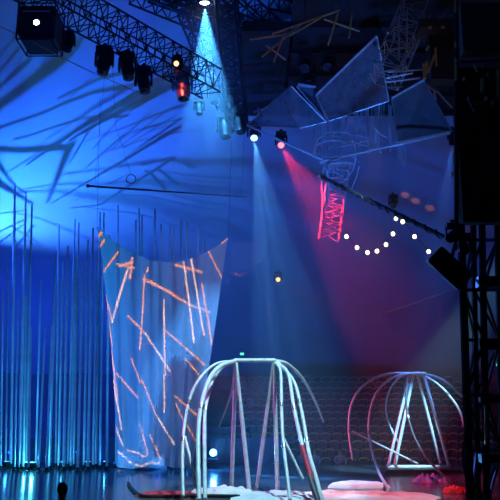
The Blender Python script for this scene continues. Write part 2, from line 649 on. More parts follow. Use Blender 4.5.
for (x0, y0, w0, x1, y1, w1, t) in streaks:
    t *= .42
    a = canvas_pt(x0, y0)
    b = canvas_pt(x1, y1)
    ra = .62 * w0 * (a - CAM).length / F / 2 * t
    rb = .6 * w1 * (b - CAM).length / F / 2 * t
    pa = LUP.lerp(a, t)
    pb = LUP.lerp(b, t)
    q = MB()
    q.tube([pa, pb], [ra, rb], 6)
    end = pb if (x1 > 100) == (x0 < x1) else pa
    q.tube([pa.lerp(pb, .5), stem + Vector((0, .02, .25 + .28 * random.random()))], 0.002, 4)
    q.build('shadow_rod', M['black'], root)  # added only for its shadow on the canvas

CY = (0.10, 0.42, 1.0)
BL = (0.025, 0.13, 1.0)
tgt = canvas_pt(75, 120)
spot('uplight_wide', LUP, LUP + Vector((6, -1.0, 6.4)), 9500, (0.012, 0.115, 1.0), 110, 0.7, 0.004)
spot('uplight_far', LUP, canvas_pt(140, 85), 21000, (0.012, 0.10, 1.0), 56, 1.0, 0.004)
spot('uplight_core', LUP, canvas_pt(48, 212), 2600, (0.10, 0.46, 1.0), 62, 1.0, 0.004)

# ------------------------------------------------------------------ floor lamps among the poles
def floor_lamp(px, Y, size, label, lens, aim=(0, 0, 1), group='blue floor lamps at the foot of the poles', z0=0.0, at=None):
    b = P(px, 460, Y)
    if at is not None:
        b.x, b.y = at.x, at.y
    b.z = z0
    root = thing('floor_lamp', label, 'stage lamp', b, group)
    q = MB()
    q.box(b + Vector((0, 0, 0.03)), (size * 1.5, size * 1.2, 0.06))
    q.build('base', M['black'], root, smooth=False)
    q = MB()
    rot = look(-Vector(aim)).to_matrix().to_4x4()
    mt = Matrix.Translation(b + Vector((0, 0, 0.06 + size * 0.75))) @ rot
    q.lathe([(size * .35, -size * .7), (size * .55, -size * .4), (size * .6, size * .3), (size * .62, size * .34)], mt, 14)
    q.build('housing', M['black'], root)
    q = MB()
    q.lathe([(size * .5, size * .345), (size * .45, size * .40), (size * .1, size * .42)], mt, 14)
    q.build('lens', lens, root)
    q = MB()
    c = b + Vector((0, 0, 0.06))
    for sx in (-1, 1):
        q.tube([c + Vector((sx * size * .7, 0, 0)), c + Vector((sx * size * .7, 0, size * .8))], size * .06, 6)
    q.build('yoke', M['black'], root)
    return mt @ Vector((0, 0, size * .6))


floor_lamp(0, 33, 0.4, 'unseen blue lamp added beyond the left edge to light the canvas', M['uplens'], z0=LUP.z - .78, at=LUP)  # unseen lamp body added where the canvas light sits
up = [(25, 33.9, 2200, (0.05, 0.55, 1.0)), (33, 33.7, 1800, (0.05, 0.6, 1.0)), (63, 34.1, 160, (0.04, 0.35, 1.0)), (88, 34.2, 220, (0.05, 0.4, 1.0)), (106, 34.4, 320, (0.04, 0.4, 1.0)), (7, 34.4, 200, (0.04, 0.35, 1.0))]
labs = ['bright cyan floor lamp at the foot of the leftmost pole group', 'bright cyan floor lamp just right of the leftmost pole group', 'small blue floor lamp in the middle of the pole forest',
        'small blue floor lamp near the sheet among the poles', 'small blue floor lamp tucked beside the hanging sheet', 'small blue floor lamp at the far left edge of the stage']
for (px, Y, pw, c), lb in zip(up, labs):
    p = floor_lamp(px, Y, 0.24, lb, M['uplens'])
    point('floor_lamp_glow', p + Vector((0, -.1, .15)), pw * .03, (c[0], c[1], 1.0), .05)
    spot('floor_lamp_beam', p, p + Vector((0, 0.02, 1)), pw * .42, (c[0] * .4, c[1] * .75, 1.0), 70, 1.0, 0.05)

# ------------------------------------------------------------------ hanging sheet
SY = 33.0
NU, NV = 46, 60
TLx, TLy, TRx, TRy = 97, 229, 228, 240


def sheet_px(u, v):
    """u across 0..1, v down 0..1"""
    ytop = (1 - u) * TLy + u * TRy + 30.0 * (1 - (2 * u - 1) ** 2) ** 0.9 - 2
    ybot = 467 + 1.5 * math.sin(u * 9)
    y = ytop + (ybot - ytop) * v
    f = min(1, max(0, (y - 229) / 238))
    xl = 97 + 20 * f ** 0.85 + 3 * math.sin(f * PI)
    xr = 229 - 37 * f ** 0.95 + (2 * math.sin(f * PI))
    return xl + (xr - xl) * u, y


def sheet_rows(off):
    rows = []
    for j in range(NV + 1):
        v = j / NV
        row = []
        for i in range(NU + 1):
            u = i / NU
            px, py = sheet_px(u, v)
            fold = 0.10 * math.sin(u * 34 + 2.5 * v) * (0.25 + v) + 0.06 * math.sin(u * 71 - 3 * v) * (0.2 + 0.8 * v)
            fold += 0.05 * math.sin((u * 10 + v * 14)) * math.exp(-((u - .2) ** 2) * 9)
            py2 = py
            d = 0
            if v > 0.93:
                d = -(v - 0.93) * 9 * (0.5 + 0.5 * math.sin(u * 13 + 1))
            Y = SY + fold + d + off
            p = P(px, py2, Y)
            p.z = max(0.02 + 0.05 * max(0, -d), p.z)
            row.append(p)
        rows.append(row)
    return rows


root = thing('hanging_sheet', 'tall pale hanging cloth with scooped top edge catching projected orange streaks', 'cloth', P(150, 467, SY))
ms = mat('pale_silk', (0.66, 0.66, 0.70), 0.7, 0, (0.60, 0.60, 0.64), 1.2, 0.05)
q = MB()
a, b = sheet_rows(0), sheet_rows(0.02)
q.sheet(a)
q.sheet(b)
q.sheet([a[0], b[0]])
q.sheet([a[-1], b[-1]])
q.sheet([[r[0] for r in a], [r[0] for r in b]])
q.sheet([[r[-1] for r in a], [r[-1] for r in b]])
q.build('cloth', ms, root)
q = MB()
q.tube([p + Vector((0, 0.01, 0.01)) for p in a[0]], 0.025, 6)
q.build('hem', ms, root)
q = MB()
for px, py in ((TLx, TLy), (TRx, TRy)):
    p = P(px, py, SY)
    q.tube([p, p + Vector((-0.3 if px < 150 else .35, 0.3, 12))], 0.008, 4)
q.build('hanging_line', M['black'], root)
# cloth gathered on the floor at the foot of the sheet
q = MB()
fp = [FL(px, py) for px, py in ((114, 466), (122, 468), (132, 469), (142, 470), (154, 469.5), (163, 468), (170, 466))]
for k, rr in enumerate((.10, .07)):
    q.tube(smooth_path([p + Vector((0, -0.1 * k, rr + .02 + .05 * math.sin(i * 2 + k))) for i, p in enumerate(fp)], 4), [rr * .5] + [rr] * (4 * 6 - 1) + [rr * .5], 8)
q.build('gathered_hem', ms, root)

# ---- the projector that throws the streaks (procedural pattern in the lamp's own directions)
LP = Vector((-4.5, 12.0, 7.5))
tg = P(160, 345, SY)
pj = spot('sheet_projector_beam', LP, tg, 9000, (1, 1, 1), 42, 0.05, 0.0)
Rm = look(tg - LP).to_matrix().inverted()
pj.data.use_nodes = True
nt = pj.data.node_tree
N, Lk = nt.nodes, nt.links
for x in list(N):
    N.remove(x)
outl = N.new('ShaderNodeOutputLight')
em = N.new('ShaderNodeEmission')
Lk.new(em.outputs[0], outl.inputs[0])
tc = N.new('ShaderNodeTexCoord')
sp = N.new('ShaderNodeSeparateXYZ')
Lk.new(tc.outputs['Normal'], sp.inputs[0])


def mth(op, a, b=None, clamp=False):
    x = N.new('ShaderNodeMath')
    x.operation = op
    x.use_clamp = clamp
    for i, s in enumerate((a, b)):
        if s is None:
            continue
        if isinstance(s, (int, float)):
            x.inputs[i].default_value = s
        else:
            Lk.new(s, x.inputs[i])
    return x.outputs[0]


U = mth('DIVIDE', sp.outputs[0], sp.outputs[2])
V = mth('DIVIDE', sp.outputs[1], sp.outputs[2])
cb = N.new('ShaderNodeCombineXYZ')
Lk.new(U, cb.inputs[0])
Lk.new(V, cb.inputs[1])


def uv_of(px, py):
    d = Rm @ (P(px, py, SY) - LP)
    return (d.x / d.z, d.y / d.z)


def vm(op, a, b):
    x = N.new('ShaderNodeVectorMath')
    x.operation = op
    for i, s in enumerate((a, b)):
        if s is None:
            continue
        if isinstance(s, tuple):
            x.inputs[i].default_value = s
        else:
            Lk.new(s, x.inputs[i])
    return x


OR = (2.6, 0.90, 0.20)
PK = (2.4, 1.0, 0.6)
WH = (2.8, 1.8, 1.3)
gob = [
    (97, 238, 102, 232, 2.2, OR), (99, 248, 104, 240, 1.8, OR), (103, 272, 118, 252, 1.6, OR), (101, 278, 112, 320, 1.2, PK), (112, 322, 128, 268, 1.8, WH), (120, 266, 132, 262, 2.4, PK), (130, 278, 132, 258, 2.0, PK), (117, 264, 134, 268, 1.4, OR),
    (140, 350, 145, 275, 1.4, PK), (147, 272, 148, 268, 1.6, PK), (143, 279, 172, 293, 2.0, PK), (150, 281, 190, 305, 1.8, OR), (190, 305, 210, 312, 1.4, PK),
    (176, 265, 201, 272, 2.2, OR), (184, 262, 194, 342, 1.5, WH), (191, 258, 204, 335, 1.4, WH), (202, 284, 212, 345, 1.6, OR), (208, 250, 224, 282, 1.3, OR), (164, 300, 165, 375, 1.2, WH), (128, 316, 145, 333, 1.5, OR), (145, 333, 170, 371, 1.5, WH),
    (165, 330, 205, 365, 1.4, OR), (185, 358, 200, 376, 1.4, OR), (164, 375, 164, 412, 1.2, WH), (113, 380, 122, 430, 1.5, WH), (116, 373, 138, 398, 1.5, PK), (113, 420, 123, 446, 1.4, WH), (112, 440, 116, 462, 1.5, WH), (142, 380, 156, 415, 1.2, OR), (156, 415, 174, 444, 1.5, WH), (175, 396, 198, 416, 1.5, OR), (140, 425, 148, 455, 1.4, PK), (150, 435, 162, 462, 1.4, PK), (127, 449, 146, 457, 1.4, WH), (118, 452, 132, 464, 1.4, WH), (136, 466, 160, 466, 1.8, WH), (187, 425, 196, 442, 1.3, OR),
    (131, 358, 141, 384, 1.2, OR), (176, 404, 186, 426, 1.1, PK), (105, 300, 112, 345, 1.2, OR), (111, 350, 118, 400, 1.2, PK), (196, 250, 205, 252, 1.4, OR), (222, 243, 226, 239, 1.8, OR)]
acc = None
nzs = N.new('ShaderNodeTexNoise')
nzs.inputs['Scale'].default_value = 330
nzs.inputs['Detail'].default_value = 1
Lk.new(cb.outputs[0], nzs.inputs['Vector'])
for (x0, y0, x1, y1, w, c) in gob:
    a = uv_of(x0, y0)
    b = uv_of(x1, y1)
    ba = (b[0] - a[0], b[1] - a[1])
    LL = ba[0] ** 2 + ba[1] ** 2
    wpx = w * 0.46
    e0 = uv_of(x0 + 1, y0)
    pxs = math.hypot(e0[0] - a[0], e0[1] - a[1])
    pa = vm('SUBTRACT', cb.outputs[0], (a[0], a[1], 0))
    h = mth('MULTIPLY', vm('DOT_PRODUCT', pa.outputs[0], (ba[0], ba[1], 0)).outputs['Value'], 1 / LL, True)
    hb = N.new('ShaderNodeVectorMath')
    hb.operation = 'SCALE'
    hb.inputs[0].default_value = (ba[0], ba[1], 0)
    Lk.new(h, hb.inputs['Scale'])
    dd = vm('LENGTH', vm('SUBTRACT', pa.outputs[0], hb.outputs[0]).outputs[0], None).outputs['Value']
    k = mth('SUBTRACT', 1.25, mth('DIVIDE', dd, pxs * wpx * 1.6), True)
    sc_ = N.new('ShaderNodeVectorMath')
    sc_.operation = 'SCALE'
    sc_.inputs[0].default_value = c
    Lk.new(k, sc_.inputs['Scale'])
    acc = sc_.outputs[0] if acc is None else vm('MAXIMUM', acc, sc_.outputs[0]).outputs[0]
# break up the streaks like sparks
mr = N.new('ShaderNodeMapRange')
mr.inputs['From Min'].default_value = 0.30
mr.inputs['From Max'].default_value = 0.62
mr.inputs['To Min'].default_value = 0.30
mr.inputs['To Max'].default_value = 1.5
Lk.new(nzs.outputs['Fac'], mr.inputs['Value'])
sc2 = N.new('ShaderNodeVectorMath')
sc2.operation = 'SCALE'
Lk.new(acc, sc2.inputs[0])
Lk.new(mr.outputs[0], sc2.inputs['Scale'])
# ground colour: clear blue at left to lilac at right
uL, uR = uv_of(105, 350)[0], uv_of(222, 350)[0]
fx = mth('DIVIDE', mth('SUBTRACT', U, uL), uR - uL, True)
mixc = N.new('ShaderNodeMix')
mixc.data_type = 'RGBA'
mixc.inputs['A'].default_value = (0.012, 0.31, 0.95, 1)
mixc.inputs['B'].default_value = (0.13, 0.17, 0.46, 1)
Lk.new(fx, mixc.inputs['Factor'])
shadow_bands = None  # shadows of the poles drawn into the projected pattern
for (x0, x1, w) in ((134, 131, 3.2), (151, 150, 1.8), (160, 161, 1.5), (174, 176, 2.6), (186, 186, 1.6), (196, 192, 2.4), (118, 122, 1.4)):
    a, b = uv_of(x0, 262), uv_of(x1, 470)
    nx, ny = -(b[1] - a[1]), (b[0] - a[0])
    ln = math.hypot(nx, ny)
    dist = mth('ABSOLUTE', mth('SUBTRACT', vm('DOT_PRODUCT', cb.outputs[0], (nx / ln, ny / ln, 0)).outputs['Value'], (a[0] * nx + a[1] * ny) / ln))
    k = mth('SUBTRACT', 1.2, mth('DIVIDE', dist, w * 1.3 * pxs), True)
    shadow_bands = k if shadow_bands is None else mth('MAXIMUM', shadow_bands, k)
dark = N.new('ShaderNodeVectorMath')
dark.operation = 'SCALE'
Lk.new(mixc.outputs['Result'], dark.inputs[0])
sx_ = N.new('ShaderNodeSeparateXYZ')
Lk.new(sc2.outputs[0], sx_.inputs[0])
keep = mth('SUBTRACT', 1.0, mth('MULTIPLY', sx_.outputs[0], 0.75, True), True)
Lk.new(mth('MULTIPLY', keep, mth('SUBTRACT', 1.0, mth('MULTIPLY', shadow_bands, 0.62))), dark.inputs['Scale'])
add = vm('ADD', dark.outputs[0], sc2.outputs[0])
# shutters: only the sheet's own rectangle is lit
uv = [uv_of(*p) for p in ((94, 225), (231, 225), (199, 469), (108, 469))]
cm = None
cxm = sum(p[0] for p in uv) / 4
cym = sum(p[1] for p in uv) / 4
for i in range(4):
    a, b = uv[i], uv[(i + 1) % 4]
    nx, ny = -(b[1] - a[1]), (b[0] - a[0])
    ln = math.hypot(nx, ny)
    nx, ny = nx / ln, ny / ln
    if (cxm - a[0]) * nx + (cym - a[1]) * ny < 0:
        nx, ny = -nx, -ny
    s = mth('MULTIPLY', mth('SUBTRACT', vm('DOT_PRODUCT', cb.outputs[0], (nx, ny, 0)).outputs['Value'], a[0] * nx + a[1] * ny), 300.0, True)
    cm = s if cm is None else mth('MULTIPLY', cm, s)
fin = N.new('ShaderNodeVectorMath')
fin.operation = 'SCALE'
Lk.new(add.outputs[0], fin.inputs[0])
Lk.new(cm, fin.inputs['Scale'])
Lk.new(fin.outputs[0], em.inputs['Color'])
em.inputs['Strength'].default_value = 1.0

# ------------------------------------------------------------------ trusses
def truss(name, label, A, B, h, nb, r=0.03, m=None, cat='truss', group=None, upv=(0, 0, 1), h2=None):
    A, B = Vector(A), Vector(B)
    m = m or M['black']
    d = (B - A).normalized()
    up = Vector(upv)
    up = (up - d * up.dot(d)).normalized()
    w = d.cross(up)
    root = thing(name, label, cat, A, group)
    h2 = h2 or h
    cor = [(-1, -1), (1, -1), (1, 1), (-1, 1)]

    def c(i, t):
        hh = (h + (h2 - h) * t) / 2
        return A.lerp(B, t) + (w * cor[i][0] + up * cor[i][1]) * hh
    for i in range(4):
        MB().tube([c(i, 0), c(i, 1)], r, 7).build('chord', m, root)
    q = MB()
    for k in range(nb):
        t0, t1 = k / nb, (k + 1) / nb
        for i in range(4):
            j = (i + 1) % 4
            q.tube([c(i, t0), c(j, t0)], r * .6, 5)
            if k % 2:
                q.tube([c(i, t0), c(j, t1)], r * .6, 5)
            else:
                q.tube([c(j, t0), c(i, t1)], r * .6, 5)
    q.build('lattice', m, root)
    return root


truss('lighting_truss', 'black box truss sloping across the upper left, hung with lamps', P(20, -22, 20.5), P(212, 84, 27), 0.95, 20, 0.035)
truss('lighting_truss', 'black truss crossing behind the top of the white beam', P(134, -12, 27.5), P(262, 40, 29), 0.95, 10, 0.05)
truss('lighting_truss', 'black truss dropping from roof centre beside the cyan beam', P(186, 10, 29), P(236, 128, 30), 0.6, 10, 0.05)
truss('lighting_truss', 'dark truss leaning over the blue gaps at the top centre', P(224, -14, 28), P(284, 40, 29), 0.7, 8, 0.05)
truss('lighting_truss', 'steep dark truss at the left edge of the black roof deck', P(225, -16, 27), P(237, 122, 29.5), 0.75, 12, 0.06)
truss('lighting_truss', 'dark truss under the front of the black roof deck', P(272, -6, 26), P(372, 14, 27), 0.8, 10, 0.05)
truss('lighting_truss', 'pale metal truss at the top right above the catwalk', P(384, 82, 22), P(418, 4, 21.6), .8, 7, 0.026, M['alu'])

truss('lighting_truss', 'dark truss right of the cyan beam, its ladder bars close together', P(222, 8, 29.3), P(236, 132, 31.0), 0.8, 16, 0.07)
truss('lighting_truss', 'thick dark truss crossing level above the cyan lamp', P(150, -8, 28.4), P(224, 17, 28.6), 0.6, 8, 0.06)
truss('added_lamp_tower', 'unseen black tower added beyond the left edge under the canvas lamp', (LUP.x, LUP.y, 0), (LUP.x, LUP.y, LUP.z - .78), .6, 10, .04, upv=(0, 1, 0), cat='tower')  # tower added out of view to carry the canvas light
# black roof deck with its drapes (a technical gantry)
mb = MB()
mb.box((7.2, 27.5, 16.3), (11.4, 11.5, 0.4))
mb.box((0.65, 29.2, 16.3), (1.9, 8.1, 0.4))
for k in range(6):
    mb.box((7.2, 22.5 + 2 * k, 16.0), (11.4, 0.12, 0.25))
struct(mb.build('ceiling_deck', M['blackcloth'], smooth=False))
# ------------------------------------------------------------------ moving lamps
def lamp_head(label, hang, aim, size, lens='lens_dark', name='moving_head_lamp', group=None, body=None):
    """hangs from a point: clamp, base box, yoke, head, lens"""
    hang = Vector(hang)
    root = thing(name, label, 'stage lamp', hang, group)
    bm_ = body or M['black']
    s = size
    q = MB()
    q.tube([hang + Vector((0, 0, .12 * s)), hang - Vector((0, 0, .1 * s))], .05 * s, 8)
    q.tube([hang + Vector((-.1 * s, 0, .05 * s)), hang + Vector((.1 * s, 0, .05 * s))], .05 * s, 8)
    q.build('clamp', bm_, root)
    q = MB()
    q.box(hang - Vector((0, 0, .22 * s)), (.62 * s, .5 * s, .26 * s))
    q.build('base', bm_, root, smooth=False)
    q = MB()
    piv = hang - Vector((0, 0, .72 * s))
    for sx in (-1, 1):
        q.box(piv + Vector((sx * .33 * s, 0, .12 * s)), (.08 * s, .22 * s, .55 * s))
    q.box(piv + Vector((0, 0, .38 * s)), (.72 * s, .24 * s, .08 * s))
    q.build('yoke', bm_, root, smooth=False)
    d = (Vector(aim) - piv).normalized()
    mt = Matrix.Translation(piv) @ look(d).to_matrix().to_4x4()
    q = MB()
    q.lathe([(.10 * s, .42 * s), (.22 * s, .36 * s), (.27 * s, .1 * s), (.26 * s, -.2 * s), (.22 * s, -.45 * s), (.23 * s, -.5 * s)], mt, 16)
    q.build('head', bm_, root)
    q = MB()
    q.lathe([(.19 * s, -.503 * s), (.15 * s, -.54 * s), (.03 * s, -.56 * s)], mt, 14)
    q.build('lens', M[lens], root)
    return mt @ Vector((0, 0, -.66 * s)), d


def under(px, py, Y):
    return P(px, py, Y)


heads = [(69, 31, 22.2, (60, 60), .6, 'slim dark moving lamp next to the big projector box'), (105, 46, 23.4, (94, 90), .85, 'dark moving lamp tilted left under the sloping truss middle'),
         (128, 52, 24.1, (134, 95), .85, 'broad dark moving lamp beside the left-tilted one on the truss'), (144, 66, 24.6, (153, 105), .85, 'dark moving lamp with pale lower rim, lowest left of the red one')]
for (px, py, Y, a, s, lab) in heads:
    lamp_head(lab, P(px, py, Y), P(a[0], a[1] + 30, Y - 0.6), s, group='dark moving lamps hung under the sloping truss')
p, d = lamp_head('moving lamp lit red, hanging near the right end of the truss', P(183, 68, 26), P(187, 160, 25.6), 1.05, body=M['alu'], group='dark moving lamps hung under the sloping truss')
p, d = lamp_head('small lamp glowing amber at the right end of the sloping truss', P(178, 55, 25.2), P(172.5, 62, 24.4), .5, 'lens_amber', 'spot_lamp')
spot('amber_lamp_beam', p, P(183, 95, 26), 220, (1.0, 0.06, 0.03), 30, .6, .04)

# big projector box
c = P(41, 29, 21)
root = thing('projector_cage', 'big black projector box with a glowing white lens, upper left corner', 'projector', c)
q = MB()
q.box(c, (1.06, 1.1, .92))
q.build('housing', M['black'], root, smooth=False)
q = MB()
for sx in (-1, 1):
    for sy in (-1, 1):
        q.tube([c + Vector((sx * .55, sy * .55, -.62)), c + Vector((sx * .55, sy * .55, .8))], .025, 6)
for z in (-.62, .55, .8):
    for sx in (-1, 1):
        q.tube([c + Vector((sx * .55, -.55, z)), c + Vector((sx * .55, .55, z))], .025, 6)
        q.tube([c + Vector((-.55, sx * .55, z)), c + Vector((.55, sx * .55, z))], .025, 6)
q.build('frame', M['black'], root)
q = MB()
q.box(c + Vector((.0, 0, -.54)), (.9, .95, .14))
q.build('tray', M['black'], root, smooth=False)
q = MB()
q.box(c + Vector((0, -.555, .28)), (.8, .02, .035))
q.build('vent', M['alu'], root, smooth=False)
q = MB()
mt = Matrix.Translation(c + Vector((.06, -.57, -.16))) @ Matrix.Rotation(PI / 2, 4, 'X')
q.lathe([(.16, -.02), (.16, .1), (.12, .12)], mt, 18)
q.build('lens_barrel', M['black'], root)
q = MB()
q.lathe([(.085, .12), (.07, .15), (.01, .16)], mt, 16)
q.build('lens', M['lens_white'], root)

# orange safety line
q = MB()
q.tube(smooth_path([P(-6, 24, 20.3), P(25, 38, 20.6), P(75, 64, 21.2), P(128, 88, 22.2), P(138, 92, 24.4)], 4), .014, 5)
tag(q.build('orange_rope', M['rope'], loc=P(25, 38, 20.6)), 'thin orange rope slanting down under the big projector box', 'rope')

# ------------------------------------------------------------------ lamps with visible beams
p, d = lamp_head('lamp at top centre sending a cyan beam straight down', P(204.5, -26, 27.2), P(208, 110, 28.2), 1.0, 'lens_white', 'beam_lamp', 'lamps with visible beams in the haze')
spot('cyan_beam', p, P(209, 120, 28.4), 21000, (0.06, 0.38, 1.0), 32, .4, .03)
p, d = lamp_head('lamp left of the red one throwing a wide pale blue beam', P(254, 121, 32), P(255.5, 300, 24), .85, 'lens_cyan', 'beam_lamp', 'lamps with visible beams in the haze')
spot('blue_beam', p, P(290, 330, 29.5), 19000, (0.10, 0.42, 1.0), 23, .7, .03)
for k, (tx, ty, deg, pw) in enumerate(((258, 330, 5, 44000), (272, 330, 5, 50000), (292, 330, 5, 28000))):
    spot('blue_beam', p, P(tx, ty, 31.2 - 0.4 * k), pw, (0.12, 0.46, 1.0), deg, .6, .03)
p, d = lamp_head('red glowing lamp under the left wing of the catwalk', P(281, 131, 26), P(279, 250, 19), .62, 'lens_red', 'beam_lamp', 'lamps with visible beams in the haze')
spot('red_beam', p, P(326, 214, 26.0), 12000, (1.0, 0.02, 0.05), 38, .7, .03)
spot('red_wash', p, P(345, 360, 27.0), 900, (1.0, 0.02, 0.10), 34, 1, .03)
p, d = lamp_head('small warm lamp low behind the blue beam', P(278, 271, 38), P(279, 300, 25), .6, 'lens_amber', 'beam_lamp', 'lamps with visible beams in the haze')
spot('warm_beam', p, P(318, 302, 36), 1200, (1.0, 0.35, 0.15), 24, .9, .03)
p, d = lamp_head('dim lamp at the mast sending a blue beam down', P(452, 128, 30), P(440, 260, 31), .6, 'lens_dark', 'beam_lamp', 'lamps with visible beams in the haze')
spot('right_blue_beam', p, P(440, 240, 31.4), 10000, (0.07, 0.25, 1.0), 20, .8, .03)

# blue lamp on the stage behind the left swing
p = floor_lamp(213, 34.2, 0.30, 'brilliant blue lamp on a low stand behind the left swing', emis('blue_white_lens', (0.25, 0.65, 1.0), 6), aim=(0.12, -1, 0.12), group='lamps facing out from the stage back', z0=0.42)
point('back_lamp_glow', p + Vector((0.05, -.25, .05)), 260, (0.03, 0.28, 1.0), .08)
spot('back_lamp_beam', p + Vector((0, -.05, .05)), p + Vector((0.5, -1, .4)), 2000, (0.05, 0.38, 1.0), 80, 1, .05)

# lamp cluster in the cyan beam
for i, (px, py, Y, s, lab) in enumerate(((214, 82, 29.6, .8, 'pale lit lamp hanging straight inside the cyan beam'), (225, 112, 29.4, .95, 'lamp cluster glinting at the foot of the cyan beam'), (240, 108, 28.8, .9, 'dim lamp right of the glinting cluster under the roof'), (199, 98, 28.6, .6, 'small dark lamp at the left edge of the cyan beam'))):
    lamp_head(lab, P(px, py, Y), P(px + 4, py + 60, Y - .5), s, group='lamps hanging around the foot of the cyan beam')
for i, (px, py, Y, s, lab) in enumerate(((305, 52, 25, .7, 'small dark lamp high under the deck, left one of the pair'), (328, 50, 25, .75, 'small dark lamp high under the deck, right one of the pair'), (308, 66, 26, .8, 'dark blue lamp just above the left wing point'))):
    lamp_head(lab, P(px, py, Y), P(px - 4, py + 70, Y - 3), s, group='dark lamps under the roof deck')

lamp_head('small dark lamp hanging before the violet canvas above the bulb string', P(393, 194, 30), P(392, 230, 28), .55)
# ------------------------------------------------------------------ trapeze bar, ring, wires
q = MB()
A, B = P(88, 186, 30), P(246, 197, 32)
root = thing('fly_bar', 'long thin dark bar hanging level across the blue canvas', 'pole', A)
q.tube([A, A.lerp(B, .5), B], [.05, .04, .02], 8)
q.build('bar', M['dark_tube'], root)
q = MB()
q.lathe([(.07, -.06), (.09, 0), (.07, .06)], Matrix.Translation(A), 10)
q.build('end_knob', M['dark_tube'], root)
q = MB()
for t in (.04, .97):
    p = A.lerp(B, t)
    q.tube([p, p + Vector((0.4, 0.3, 11))], .006, 4)
q.build('hanging_wire', M['black'], root)
c = P(131, 179, 30.5)
ring = MB()
ring.tube([c + Vector((.2 * math.cos(t), .03 * math.sin(t), .2 * math.sin(t))) for t in [2 * PI * k / 20 for k in range(21)]], .022, 6)
root = thing('aerial_ring', 'small dark ring hanging above the long thin bar', 'ring', c)
ring.build('hoop', M['dark_tube'], root)
q = MB()
q.tube([c + Vector((0, 0, .2)), P(116, 128, 30.7), P(112, 60, 31)], .006, 4)
q.build('line', M['black'], root)
q = MB()
q.tube([P(385, 312, 30), P(405, 307, 29.5), P(452, 289, 27.8)], .012, 5)
tag(q.build('guy_wire', M['gold'], loc=P(452, 289, 27.8)), 'thin pale wire slanting up towards the tilted black loudspeaker', 'wire')

# thick dark boom at right
A, B = P(322, 177, 24.5), P(446, 238, 17)
root = thing('cable_boom', 'thick black cable-wrapped boom slanting across the string of bulbs', 'boom', A)
q = MB()
q.tube([A.lerp(B, k / 12) for k in range(13)], .06, 9)
q.build('pipe', M['black'], root)
q = MB()
dv = (B - A).normalized()
uu = Vector((0, 0, 1))
uu = (uu - dv * uu.dot(dv)).normalized()
ww = dv.cross(uu)
q.tube([A.lerp(B, .15 + .85 * k / 90) + (uu * math.cos(k * .9) + ww * math.sin(k * .9)) * (.075 + .01 * math.sin(k)) for k in range(91)], .018, 5)
q.build('wrapped_cable', M['black'], root)
q = MB()
q.lathe([(.05, -.15), (.11, -.1), (.11, .1), (.05, .15)], Matrix.Translation(A) @ look(dv).to_matrix().to_4x4(), 10)
q.build('end_joint', M['joint'], root)

# string of bulbs
bl = [(346.5, 236.5), (357, 247.5), (367.5, 252.5), (377, 251), (386, 244.5), (393, 233.8), (396, 218.5), (402.7, 221.7), (414.5, 236.5), (428.7, 251.5)]
bp = [P(x, y, 29 - 0.05 * i) for i, (x, y) in enumerate(bl)]
root = thing('bulb_string', 'drooping string of warm glowing bulbs under the dark boom', 'string lights', bp[0])
q = MB()
q.tube(smooth_path([p + Vector((0, .03, .09)) for p in bp], 4), .012, 5)
q.build('cable', M['black'], root)
for p in bp:
    q = MB()
    q.lathe([(.02, -.085), (.06, -.06), (.08, 0), (.06, .05), (.03, .075)], Matrix.Translation(p), 10)
    b = q.build('bulb', M['bulb'], root)
    q = MB()
    q.lathe([(.035, .07), (.035, .12)], Matrix.Translation(p), 8)
    q.build('socket', M['black'], b)
    point('bulb_glow', p + Vector((0, -.14, 0)), 1.5, (1.0, .6, .3), .06)

# ------------------------------------------------------------------ winged catwalk
CW = 24.6
root = thing('winged_catwalk', 'high catwalk with pointed gauze wings and dangling cords, upper right', 'catwalk', P(330, 120, CW))
wings = [([(291, 86, 0), (247, 125, -.6), (300, 128, .8), (326, 122, .6)], 'wing', 0), ([(316, 95, .2), (377, 36, -1.2), (389, 101, .4), (329, 121, 1.0)], 'wing', 0),
         ([(297, 86, .6), (327, 120, 1.0), (316, 95, .4), (316, 88, .8)], 'wing', 0),
         ([(392, 99, .6), (424, 80, 0), (452, 131, -.4), (398, 142, .8)], 'wing', 1)]
for pts, nm, dk in wings:
    w = [P(x, y, CW + dy) for x, y, dy in pts]
    q = MB()
    cpt = sum(w, Vector()) / len(w)
    # slightly cupped gauze: fan of thick facets about a raised middle
    mid = cpt + Vector((0, .25, .12))
    ng = 5
    for i in range(len(w)):
        q.plate([w[i], w[(i + 1) % len(w)], mid], .02)
    wo = q.build(nm, M['wingdark'] if dk else M['wing'], root)
    q = MB()
    for i in range(len(w)):
        q.tube([w[i], w[(i + 1) % len(w)]], .026, 7)
    for i in range(len(w)):
        q.tube([w[i], mid], .010, 5)
    q.build('rib', M['alu'], wo)
# blue edged leading spars
for a, b, r in (((316, 95, .1), (377, 36, -1.3), .042), ((392, 98, .5), (424, 80, -.1), .042), ((320, 162, 0), (386, 147, -.3), .042), ((378, 149, -.2), (450, 133, -.6), .042), ((320, 163, .1), (352, 163, .3), .04), ((247, 125, -.6), (322, 160, 0), .042), ((297, 86, .7), (328, 121, 1.1), .048), ((258, 108, .2), (262, 125, 0), .03), ((254, 112, 0), (268, 107, .4), .03), ((298, 84, .2), (316, 87, .2), .04)):
    q = MB()
    q.tube([P(a[0], a[1], CW + a[2]), P(b[0], b[1], CW + b[2])], r, 8)
    q.build('spar', M['frame'], root)
